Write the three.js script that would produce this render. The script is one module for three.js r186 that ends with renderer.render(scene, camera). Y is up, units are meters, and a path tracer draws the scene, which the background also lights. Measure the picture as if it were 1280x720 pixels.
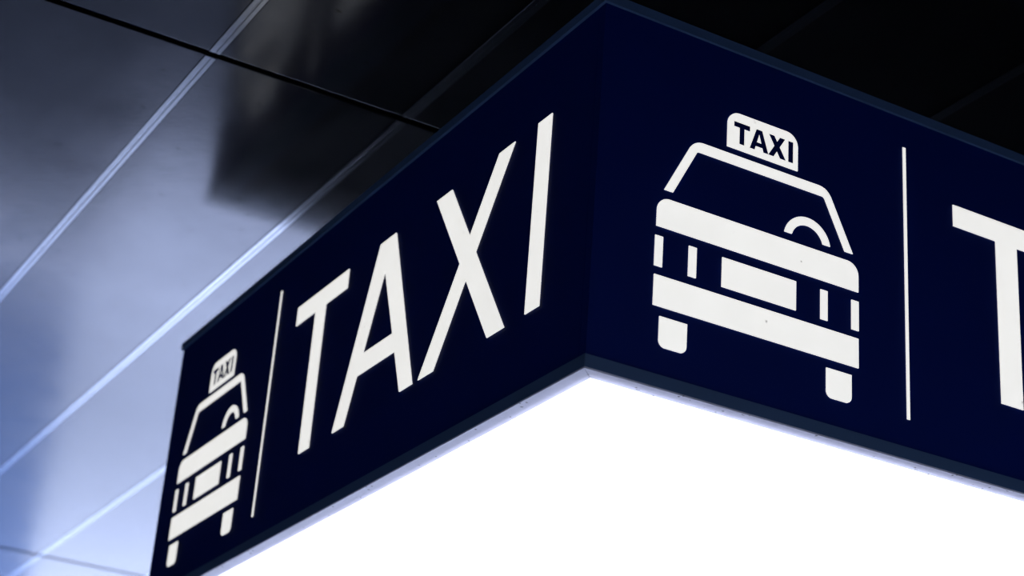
import * as THREE from 'three';
import { mergeGeometries } from 'three/addons/utils/BufferGeometryUtils.js';
import { RoundedBoxGeometry } from 'three/addons/geometries/RoundedBoxGeometry.js';
import { RectAreaLightUniformsLib } from 'three/addons/lights/RectAreaLightUniformsLib.js';

// ------------------------------------------------------------------ camera, sky, exposure
const scene = new THREE.Scene();
const FLOOR_TO_SIGN = 2.55;                       // clear height under the sign
const camera = new THREE.PerspectiveCamera(17.429, 1280 / 720, 0.05, 120);
camera.position.set(-1.2109, FLOOR_TO_SIGN - 0.9503, 2.0262);
camera.rotation.order = 'YXZ';
camera.rotation.set(0.4224, -0.4939, 0.0776);
camera.focus = 2.8; camera.userData.fStop = 4.2;

scene.background = new THREE.Color().setRGB(0.59, 0.69, 1.0);     // even overcast dusk sky
scene.backgroundIntensity = 16.5;

const renderer = new THREE.WebGLRenderer({ antialias: true });
renderer.toneMapping = THREE.LinearToneMapping;
renderer.toneMappingExposure = 1.0;
renderer.shadowMap.enabled = true;
RectAreaLightUniformsLib.init();

// ------------------------------------------------------------------ sizes (metres)
const W = 1.74, H = 0.6;                          // side length and height of the square sign box
const TOP_TRIM = 0.0157, LOW_TRIM = 0.0216, LIP = 0.027;
const CEIL = FLOOR_TO_SIGN + 0.78;                // underside of the ceiling panels
const PITCH = 0.389, SEAM_X = -0.323;             // ceiling panel width, one joint strip
const ROW = 3.566, SEAM_Z = -0.824;               // ceiling panel length, one butt joint
const COLS = [-8, 18];

// ------------------------------------------------------------------ helpers
function random(seed) { return () => { seed |= 0; seed = seed + 0x6D2B79F5 | 0; let t = Math.imul(seed ^ seed >>> 15, 1 | seed); t = t + Math.imul(t ^ t >>> 7, 61 | t) ^ t; return ((t ^ t >>> 14) >>> 0) / 4294967296; }; }
const counts = {};
function numbered(name) { const n = counts[name] = (counts[name] ?? -1) + 1; return n ? name + '_' + String(n).padStart(3, '0') : name; }
function mesh(name, geometry, material, parent) {
  const m = new THREE.Mesh(geometry, material); m.name = numbered(name);
  m.castShadow = m.receiveShadow = true; parent.add(m); return m;
}
// box given by its two corners, uv in metres on every face
function block(x0, y0, z0, x1, y1, z1, r = 0) {
  const g = r ? new RoundedBoxGeometry(x1 - x0, y1 - y0, z1 - z0, 2, r) : new THREE.BoxGeometry(x1 - x0, y1 - y0, z1 - z0);
  g.translate((x0 + x1) / 2, (y0 + y1) / 2, (z0 + z1) / 2); return metreUv(g);
}
function metreUv(g) {
  const p = g.attributes.position, n = g.attributes.normal, uv = new Float32Array(p.count * 2);
  for (let i = 0; i < p.count; i++) {
    const ax = Math.abs(n.getX(i)), ay = Math.abs(n.getY(i)), az = Math.abs(n.getZ(i));
    uv[2 * i] = ax > ay && ax > az ? p.getZ(i) : p.getX(i);
    uv[2 * i + 1] = ay >= ax && ay >= az ? p.getZ(i) : p.getY(i);
  }
  g.setAttribute('uv', new THREE.BufferAttribute(uv, 2)); return g;
}
function poly(...pts) { const s = new THREE.Shape(); pts.forEach(([x, y], i) => i ? s.lineTo(x, y) : s.moveTo(x, y)); s.closePath(); return s; }
const bar = (x0, y0, x1, y1) => poly([x0, y0], [x1, y0], [x1, y1], [x0, y1]);
const plate = (shape, depth) => new THREE.ExtrudeGeometry(shape, { depth, bevelEnabled: false, curveSegments: 14 });

// value noise texture: paint(x, y, rand) -> grey 0..1
function grain(size, seed, base, fine, coarse, cells, specks = 0, dark = 0.6, speckSize = 2) {
  const rnd = random(seed), data = new Float32Array(size * size);
  const grid = (n) => { const a = Float32Array.from({ length: n * n }, rnd); return (u, v) => {
    const x = u * n, y = v * n, i = Math.floor(x), j = Math.floor(y), f = x - i, g = y - j, s = f * f * (3 - 2 * f), t = g * g * (3 - 2 * g);
    const q = (a0, b0) => a[((b0 + n) % n) * n + (a0 + n) % n];
    return (q(i, j) * (1 - s) + q(i + 1, j) * s) * (1 - t) + (q(i, j + 1) * (1 - s) + q(i + 1, j + 1) * s) * t; }; };
  const big = grid(cells), mid = grid(cells * 4);
  for (let y = 0; y < size; y++) for (let x = 0; x < size; x++) {
    const u = x / size, v = y / size;
    data[y * size + x] = base + coarse * (big(u, v) * 0.65 + mid(u, v) * 0.35 - 0.5) + fine * (rnd() - 0.5);
  }
  for (let k = 0; k < specks; k++) {                       // dirt: little irregular flecks
    const cx = rnd() * size, cy = rnd() * size, n = 1 + Math.floor(rnd() * 4), d = dark * (0.4 + 0.6 * rnd());
    for (let m = 0; m < n; m++) {
      const px = cx + (rnd() - 0.5) * speckSize * 2, py = cy + (rnd() - 0.5) * speckSize * 2, r = speckSize * (0.4 + rnd() * 0.6);
      for (let y = Math.floor(py - r); y <= py + r; y++) for (let x = Math.floor(px - r); x <= px + r; x++)
        if ((x - px) ** 2 + (y - py) ** 2 < r * r) { const at = ((y + size) % size) * size + (x + size) % size; data[at] *= 1 - d; }
    }
  }
  return { size, data };
}
function texture({ size, data }, repeatMetres, srgb = false) {
  const px = new Uint8Array(size * size * 4);
  data.forEach((v, i) => { const b = Math.max(0, Math.min(255, Math.round(v * 255))); px[4 * i] = px[4 * i + 1] = px[4 * i + 2] = b; px[4 * i + 3] = 255; });
  const t = new THREE.DataTexture(px, size, size); t.wrapS = t.wrapT = THREE.RepeatWrapping; t.magFilter = THREE.LinearFilter; t.minFilter = THREE.LinearMipmapLinearFilter; t.generateMipmaps = true;
  t.repeat.set(1 / repeatMetres, 1 / repeatMetres); if (srgb) t.colorSpace = THREE.SRGBColorSpace; t.needsUpdate = true; return t;
}
const rgb = (r, g, b) => new THREE.Color().setRGB(r, g, b);

// ------------------------------------------------------------------ materials
const M = {
  panel: new THREE.MeshStandardMaterial({ color: rgb(0.07, 0.075, 0.09), metalness: 0.97, roughness: 1,
    roughnessMap: texture(grain(256, 11, 0.17, 0.02, 0.07, 6), 0.8), map: texture(grain(512, 12, 0.97, 0.02, 0.05, 8, 42, 0.35, 2.2), 0.9, true),
    bumpMap: texture(grain(256, 13, 0.5, 0.25, 0.6, 10), 0.7), bumpScale: 0.00013 }),
  strip: new THREE.MeshStandardMaterial({ color: rgb(0.29, 0.31, 0.35), metalness: 1, roughness: 0.19 }),
  slab: new THREE.MeshStandardMaterial({ color: rgb(0.03, 0.03, 0.035), roughness: 0.9 }),
  navy: new THREE.MeshPhysicalMaterial({ color: rgb(0.0006, 0.015, 0.16), roughness: 0.5, specularIntensity: 0.18 }),
  navyPrint: new THREE.MeshPhysicalMaterial({ color: rgb(0.0006, 0.015, 0.16), roughness: 0.5, specularIntensity: 0.18 }),
  trim: new THREE.MeshPhysicalMaterial({ color: rgb(0.065, 0.13, 0.26), roughness: 0.5, specularIntensity: 0.5 }),
  lip: new THREE.MeshStandardMaterial({ color: rgb(0.78, 0.80, 0.93), roughness: 0.45, metalness: 0.1, map: texture(grain(512, 21, 0.96, 0.03, 0.07, 16, 210, 0.6, 1.8), 0.5, true) }),
  diffuser: new THREE.MeshStandardMaterial({ color: rgb(0.9, 0.9, 0.9), roughness: 0.6, emissive: rgb(0.86, 0.90, 1.15), emissiveIntensity: 1.9 }),
  lampGlow: new THREE.MeshStandardMaterial({ color: rgb(0.9, 0.9, 0.9), roughness: 0.6, emissive: rgb(0.85, 0.92, 1.1), emissiveIntensity: 1.6 }),
  steel: new THREE.MeshStandardMaterial({ color: rgb(0.3, 0.3, 0.32), roughness: 0.4, metalness: 0.9 }),
  paving: new THREE.MeshStandardMaterial({ color: rgb(0.52, 0.51, 0.50), roughness: 0.85, map: texture(grain(512, 31, 0.9, 0.12, 0.15, 12, 80, 0.3, 2), 1.6, true) }),
  setts: new THREE.MeshStandardMaterial({ color: rgb(0.30, 0.30, 0.30), roughness: 0.9, map: texture(grain(512, 35, 0.88, 0.15, 0.2, 12), 1.9, true) }),
  asphalt: new THREE.MeshStandardMaterial({ color: rgb(0.018, 0.020, 0.024), roughness: 0.95, map: texture(grain(512, 32, 0.8, 0.35, 0.15, 12), 1.3, true) }),
  concrete: new THREE.MeshStandardMaterial({ color: rgb(0.10, 0.11, 0.13), roughness: 0.9, map: texture(grain(512, 33, 0.85, 0.1, 0.2, 8), 2, true) }),
  facade: new THREE.MeshStandardMaterial({ color: rgb(0.155, 0.215, 0.345), roughness: 0.8, map: texture(grain(512, 34, 0.9, 0.08, 0.12, 8), 2, true) }),
};
const specks = texture(grain(512, 41, 0.985, 0.02, 0.03, 10, 26, 0.35, 1.3), 0.5, true);
M.graphic = new THREE.MeshStandardMaterial({ color: rgb(0.86, 0.85, 0.80), roughness: 0.55, map: specks, emissive: rgb(1, 0.99, 0.95), emissiveMap: specks, emissiveIntensity: 0.82 });

// ------------------------------------------------------------------ the setting
const X0 = SEAM_X + PITCH * COLS[0], X1 = SEAM_X + PITCH * COLS[1], Z0 = -6.2, Z1 = SEAM_Z + ROW * 2;
function structure(name, label) { const g = new THREE.Group(); g.name = name; g.userData = { kind: 'structure', label }; scene.add(g); return g; }
function solid(name, geometry, material, label) { const m = mesh(name, geometry, material, scene); m.userData = { kind: 'structure', label }; return m; }

const ceiling = structure('ceiling', 'dark satin metal ceiling of long panels with pale ribbed joint strips');
mesh('ceiling_slab', block(X0 - 0.3, CEIL + 0.03, Z0, X1 + 0.3, CEIL + 0.28, Z1 + 0.3), M.slab, ceiling);
{
  const gapX = 0.0113, gapZ = 0.0095;                        // half the joint strip, half the butt joint
  const rows = [[SEAM_Z + ROW, Z1], [SEAM_Z, SEAM_Z + ROW], [SEAM_Z - ROW, SEAM_Z], [Z0, SEAM_Z - ROW]];
  // joint strip: two flat ribs with a groove between, profile in x/y swept along z
  const s = new THREE.Shape(), hw = 0.0112;
  s.moveTo(-hw, 0.012); s.lineTo(-hw, 0); s.lineTo(-hw * 0.92, -0.0012); s.lineTo(-hw * 0.2, -0.0012); s.lineTo(-hw * 0.1, -0.0004);
  s.lineTo(hw * 0.1, -0.0004); s.lineTo(hw * 0.2, -0.0012); s.lineTo(hw * 0.92, -0.0012); s.lineTo(hw, 0); s.lineTo(hw, 0.012); s.closePath();
  for (const [z0, z1] of rows) {
    const long = z1 - z0 - 2 * gapZ, z = (z0 + z1) / 2;
    const panelShape = block(-PITCH / 2 + gapX, 0, -long / 2, PITCH / 2 - gapX, 0.016, long / 2, 0.0012);
    const stripShape = new THREE.ExtrudeGeometry(s, { depth: long, bevelEnabled: false }).translate(0, 0, -long / 2);
    for (let c = COLS[0]; c <= COLS[1]; c++) {
      const x = SEAM_X + PITCH * c;
      mesh('joint_strip', stripShape, M.strip, ceiling).position.set(x, CEIL, z);
      if (c < COLS[1]) mesh('ceiling_panel', panelShape, M.panel, ceiling).position.set(x + PITCH / 2, CEIL, z);
    }
  }
}
solid('floor', block(X0 - 0.3, -0.3, -2.1, X1 + 0.3, 0, Z1 + 0.3), M.paving, 'pale paved waiting area under the sign');
solid('ground_road', block(X0 - 0.3, -0.3, -7.4, X1 + 0.3, -0.12, -2.1), M.asphalt, 'dark asphalt lane beyond the sign');
solid('ground_lane', block(X0 - 0.3, -0.3, -8.8, 1.5, -0.12, -7.4), M.asphalt, 'dark asphalt beside the forecourt');
solid('ground_kerb_side', block(1.5, -0.3, -8.8, 34, 0, -7.4), M.paving, 'pale paved edge of the forecourt');
solid('ground_forecourt', block(-30, -0.3, -10.6, 34, 0, -8.8), M.paving, 'pale paved forecourt under the sky');
solid('ground_far', block(-30, -0.3, -42, 34, -0.02, -10.6), M.setts, 'mid grey open ground beyond the forecourt');
solid('wall_back', block(X0 - 0.3, 0, Z1, X1 + 0.3, CEIL + 0.03, Z1 + 0.3), M.concrete, 'dark concrete wall behind the camera');
solid('wall_left', block(X0 - 0.3, -0.12, Z0, X0, CEIL + 0.03, Z1), M.concrete, 'dark concrete wall on the left');
solid('wall_right', block(X1, -0.12, Z0, X1 + 0.3, CEIL + 0.03, Z1), M.concrete, 'dark concrete wall on the right');
solid('wall_end', block(X0 - 0.3, -0.12, Z0 - 0.2, -0.1, CEIL + 0.28, Z0), M.concrete, 'dark concrete return wall closing the left part of the open end');
solid('wall_far', block(-9, 0, -16, 1.85, 7, -10), M.facade, 'blue grey building block beyond the canopy');

// ------------------------------------------------------------------ the sign
const sign = new THREE.Group(); sign.name = 'taxi_sign'; scene.add(sign);
sign.position.set(0, FLOOR_TO_SIGN, 0);
sign.userData = { label: 'large dark blue taxi light box sign hanging under the ceiling with glowing white underside', category: 'sign' };

// in the sign's frame: front corner edge at x = z = 0, box runs to +x and -z, underside at y = 0
const EDGE = 0.002;                                         // face panels sit this far behind the trims
mesh('housing', block(0.02, 0.012, -W + 0.02, W - 0.02, H - 0.012, -0.02), M.slab, sign);
mesh('face_panel', block(EDGE, LOW_TRIM, -0.019, W - EDGE, H - TOP_TRIM, -EDGE), M.navy, sign);
mesh('face_panel', block(EDGE, LOW_TRIM, -W + EDGE, 0.019, H - TOP_TRIM, -0.0195), M.navy, sign);
mesh('face_panel', block(0.0195, LOW_TRIM, -W + EDGE, W - EDGE, H - TOP_TRIM, -W + 0.019), M.navy, sign);
mesh('face_panel', block(W - 0.019, LOW_TRIM, -W + 0.0195, W - EDGE, H - TOP_TRIM, -0.0195), M.navy, sign);
// mitred frames: four bars each, laid out in x/z and extruded upwards
function frame(name, out, inn, y0, y1, material) {
  const C = [[-out, -out], [W + out, -out], [W + out, W + out], [-out, W + out]], D = [[inn, inn], [W - inn, inn], [W - inn, W - inn], [inn, W - inn]];
  for (let k = 0; k < 4; k++) {
    const a = C[k], b = C[(k + 1) % 4], c = D[(k + 1) % 4], d = D[k], m = 0.0004;    // hairline mitre gap
    const along = [Math.sign(b[0] - a[0]) * m, Math.sign(b[1] - a[1]) * m];
    const g = plate(poly([a[0] + along[0], a[1] + along[1]], [b[0] - along[0], b[1] - along[1]], [c[0] - along[0], c[1] - along[1]], [d[0] + along[0], d[1] + along[1]]), y1 - y0);
    mesh(name, metreUv(g.rotateX(-Math.PI / 2).translate(0, y0, 0)), material, sign);
  }
}
frame('top_trim', 0.003, 0.05, H - TOP_TRIM, H, M.trim);
frame('bottom_trim', 0, 0.03, 0.0025, LOW_TRIM, M.trim);
frame('bottom_lip', 0, LIP, 0, 0.0024, M.lip);
mesh('top_cover', block(0.05, H - 0.0115, -W + 0.05, W - 0.05, H - 0.003, -0.05), M.slab, sign);
mesh('light_diffuser', block(LIP + 0.0006, -0.010, -W + LIP + 0.0006, W - LIP - 0.0006, 0.0115, -LIP - 0.0006, 0.002), M.diffuser, sign).userData.label = 'glowing white underside';
for (const x of [0.6, W - 0.6]) for (const z of [-0.6, -W + 0.6]) {
  const rod = new THREE.CylinderGeometry(0.011, 0.011, CEIL - FLOOR_TO_SIGN - H + 0.002, 16).translate(x, H + (CEIL - FLOOR_TO_SIGN - H) / 2 - 0.001, z);
  const foot = new THREE.CylinderGeometry(0.035, 0.035, 0.006, 24).translate(x, H + 0.003, z);
  const top = new THREE.CylinderGeometry(0.04, 0.04, 0.006, 24).translate(x, CEIL - FLOOR_TO_SIGN - 0.004, z);
  mesh('suspension_rod', mergeGeometries([rod, foot, top]), M.steel, sign);
}
// the light that the diffuser gives
const glow = new THREE.RectAreaLight(rgb(0.82, 0.88, 1.15), 11, W - 0.06, W - 0.06);
glow.name = 'underside_light'; glow.position.set(W / 2, -0.016, -W / 2); glow.rotation.x = -Math.PI / 2; sign.add(glow);

// ---- graphics: u to the right and v up on a face, both in metres
function roofSign() {
  const s = new THREE.Shape(), l = 0.2262, r = 0.3583, b = 0.418, t = 0.480, k = 0.022;
  s.moveTo(l, b); s.lineTo(r, b); s.lineTo(r, t - k); s.absarc(r - k, t - k, k, 0, Math.PI / 2, false); s.lineTo(l + k, t); s.absarc(l + k, t - k, k, Math.PI / 2, Math.PI, false); s.closePath(); return s;
}
function windscreen() {
  const s = new THREE.Shape(), c = 0.2913, X = (d) => c + d;
  s.moveTo(X(-0.1737), 0.3098); s.lineTo(X(-0.1325), 0.3912); s.quadraticCurveTo(X(-0.1245), 0.4070, X(-0.1070), 0.4070);
  s.lineTo(X(0.1070), 0.4070); s.quadraticCurveTo(X(0.1245), 0.4070, X(0.1325), 0.3912); s.lineTo(X(0.1737), 0.3098); s.lineTo(X(0.1584), 0.3098);
  s.lineTo(X(0.1195), 0.3870); s.quadraticCurveTo(X(0.1178), 0.3903, X(0.1140), 0.3903); s.lineTo(X(-0.1140), 0.3903); s.quadraticCurveTo(X(-0.1178), 0.3903, X(-0.1195), 0.3870);
  s.lineTo(X(-0.1584), 0.3098); s.closePath(); return s;
}
function steeringWheel() {
  const s = new THREE.Shape(), cx = 0.378, cy = 0.3005, R = 0.044, r = 0.0305, a = Math.asin(0.0085 / R), b = Math.asin(0.0085 / r);
  s.absarc(cx, cy, R, a, Math.PI - a, false); s.absarc(cx, cy, r, Math.PI - b, b, true); s.closePath(); return s;
}
function bonnet() {
  const s = new THREE.Shape(), l = 0.1067, r = 0.4757, b = 0.2485, t = 0.2958, k = 0.021;
  s.moveTo(l, b); s.lineTo(r, b); s.lineTo(r, t - k); s.absarc(r - k, t - k, k, 0, Math.PI / 2, false); s.lineTo(l + k, t); s.absarc(l + k, t - k, k, Math.PI / 2, Math.PI, false); s.closePath(); return s;
}
function tyre(l, r) {
  const s = new THREE.Shape(), b = 0.0636, t = 0.1098, k = 0.011;
  s.moveTo(l, t); s.lineTo(l, b + k); s.absarc(l + k, b + k, k, Math.PI, 1.5 * Math.PI, false); s.lineTo(r - k, b); s.absarc(r - k, b + k, k, -Math.PI / 2, 0, false); s.lineTo(r, t); s.closePath(); return s;
}
// letters as strokes between a base line and a cap line
function letterT(l, r, sl, sr, b, t, bb) { return poly([l, t], [l, bb], [sl, bb], [sl, b], [sr, b], [sr, bb], [r, bb], [r, t]); }
function letterA(c, foot, footIn, apex, b, t, k0, k1) {
  const inner = (y) => footIn - (y - b) * (footIn / ((t - b) * 0.805));                // half width of the inside at height y
  const s = poly([c - foot, b], [c - apex, t], [c + apex, t], [c + foot, b], [c + footIn, b], [c + inner(k0), k0], [c - inner(k0), k0], [c - footIn, b]);
  s.holes.push(poly([c - inner(k1), k1], [c + inner(k1), k1], [c, b + (t - b) * 0.805])); return s;
}
function letterX(tl, tl2, br, br2, bl, bl2, tr, tr2, b, t) {
  const at = (x0, x1, y) => x0 + (x1 - x0) * (t - y) / (t - b);                        // falling strokes run top -> bottom
  const meet = (a0, a1, c0, c1) => { const f = (a0 - c0) / ((c1 - c0) - (a1 - a0)); return [a0 + (a1 - a0) * f, t - (t - b) * f]; };
  const top = meet(tl2, br2, tr, bl), right = meet(tl2, br2, tr2, bl2), low = meet(tl, br, tr2, bl2), left = meet(tl, br, tr, bl);
  return poly([tl, t], left, [bl, b], [bl2, b], low, [br, b], [br2, b], right, [tr2, t], [tr, t], top, [tl2, t]);
}
const b = 0.1403, t = 0.4593;
const LETTERS = [
  letterT(0.6708, 0.8970, 0.7603, 0.8057, b, t, 0.4215),
  letterA(1.0562, 0.1527, 0.1070, 0.0303, b, t, 0.2225, 0.2603),
  letterX(1.2371, 1.2908, 1.4549, 1.5073, 1.2293, 1.2803, 1.4479, 1.4972, b, t),
  bar(1.5680, b, 1.6090, t),
].map((s) => plate(s, 0.0016));
const sb = 0.4283, st = 0.4640;
const SMALL = [
  letterT(0.2378, 0.2668, 0.2481, 0.2566, sb, st, 0.4560),
  letterA(0.2845, 0.0172, 0.0084, 0.0052, sb, st, 0.4350, 0.4418),
  letterX(0.3032, 0.3128, 0.3243, 0.3345, 0.3020, 0.3118, 0.3235, 0.3332, sb, st),
  bar(0.3398, sb, 0.3485, st),
].map((s) => plate(s, 0.0006));
const ICON = [
  ['roof_light', roofSign()], ['windscreen_frame', windscreen()], ['steering_wheel', steeringWheel()], ['bonnet', bonnet()],
  ['headlamp_bar', bar(0.1056, 0.1855, 0.1190, 0.2333)], ['headlamp_bar', bar(0.1640, 0.1855, 0.1777, 0.2333)], ['number_plate', bar(0.2230, 0.1855, 0.3575, 0.2326)],
  ['headlamp_bar', bar(0.4034, 0.1850, 0.4166, 0.2333)], ['headlamp_bar', bar(0.4623, 0.1846, 0.4760, 0.2328)],
  ['bumper', bar(0.1064, 0.1243, 0.4754, 0.1719)], ['wheel', tyre(0.1183, 0.1655)], ['wheel', tyre(0.4145, 0.4618)],
].map(([n, s]) => [n, plate(s, 0.0016)]);
const DIVIDER = plate(bar(0.5682, 0.0667, 0.5736, 0.5300), 0.0016);

function graphics(place) {
  const icon = new THREE.Group(); icon.name = numbered('taxi_pictogram'); place(icon); sign.add(icon);
  for (const [n, g] of ICON) mesh(n, g, M.graphic, icon);
  for (const g of SMALL) { const m = mesh('small_letter', g, M.navyPrint, icon); m.position.z = 0.0016; m.userData.label = 'dark blue letter'; }
  place(mesh('divider_line', DIVIDER, M.graphic, sign));
  for (const g of LETTERS) place(mesh('letter', g, M.graphic, sign));
}
graphics((o) => o.position.set(0, 0, -EDGE));                                             // right-hand face
graphics((o) => { o.position.set(EDGE, 0, -W - 0.008); o.rotation.y = -Math.PI / 2; });   // left-hand face

// ------------------------------------------------------------------ strip luminaire over the waiting area, behind the camera
const lamp = new THREE.Group(); lamp.name = 'ceiling_light'; lamp.position.set(1.2, CEIL - 0.002, 3.7); scene.add(lamp);
lamp.userData = { label: 'long surface mounted strip light on the metal ceiling behind the viewer', category: 'light' };
mesh('frame', block(-1.2, -0.06, -0.12, 1.2, 0, 0.12, 0.006), M.steel, lamp);
mesh('light_diffuser', block(-1.17, -0.068, -0.1, 1.17, -0.0605, 0.1), M.lampGlow, lamp);
const lampLight = new THREE.RectAreaLight(rgb(0.75, 0.86, 1.1), 24, 2.34, 0.2);
lampLight.name = 'strip_light'; lampLight.position.y = -0.072; lampLight.rotation.x = -Math.PI / 2; lamp.add(lampLight);

renderer.render(scene, camera);
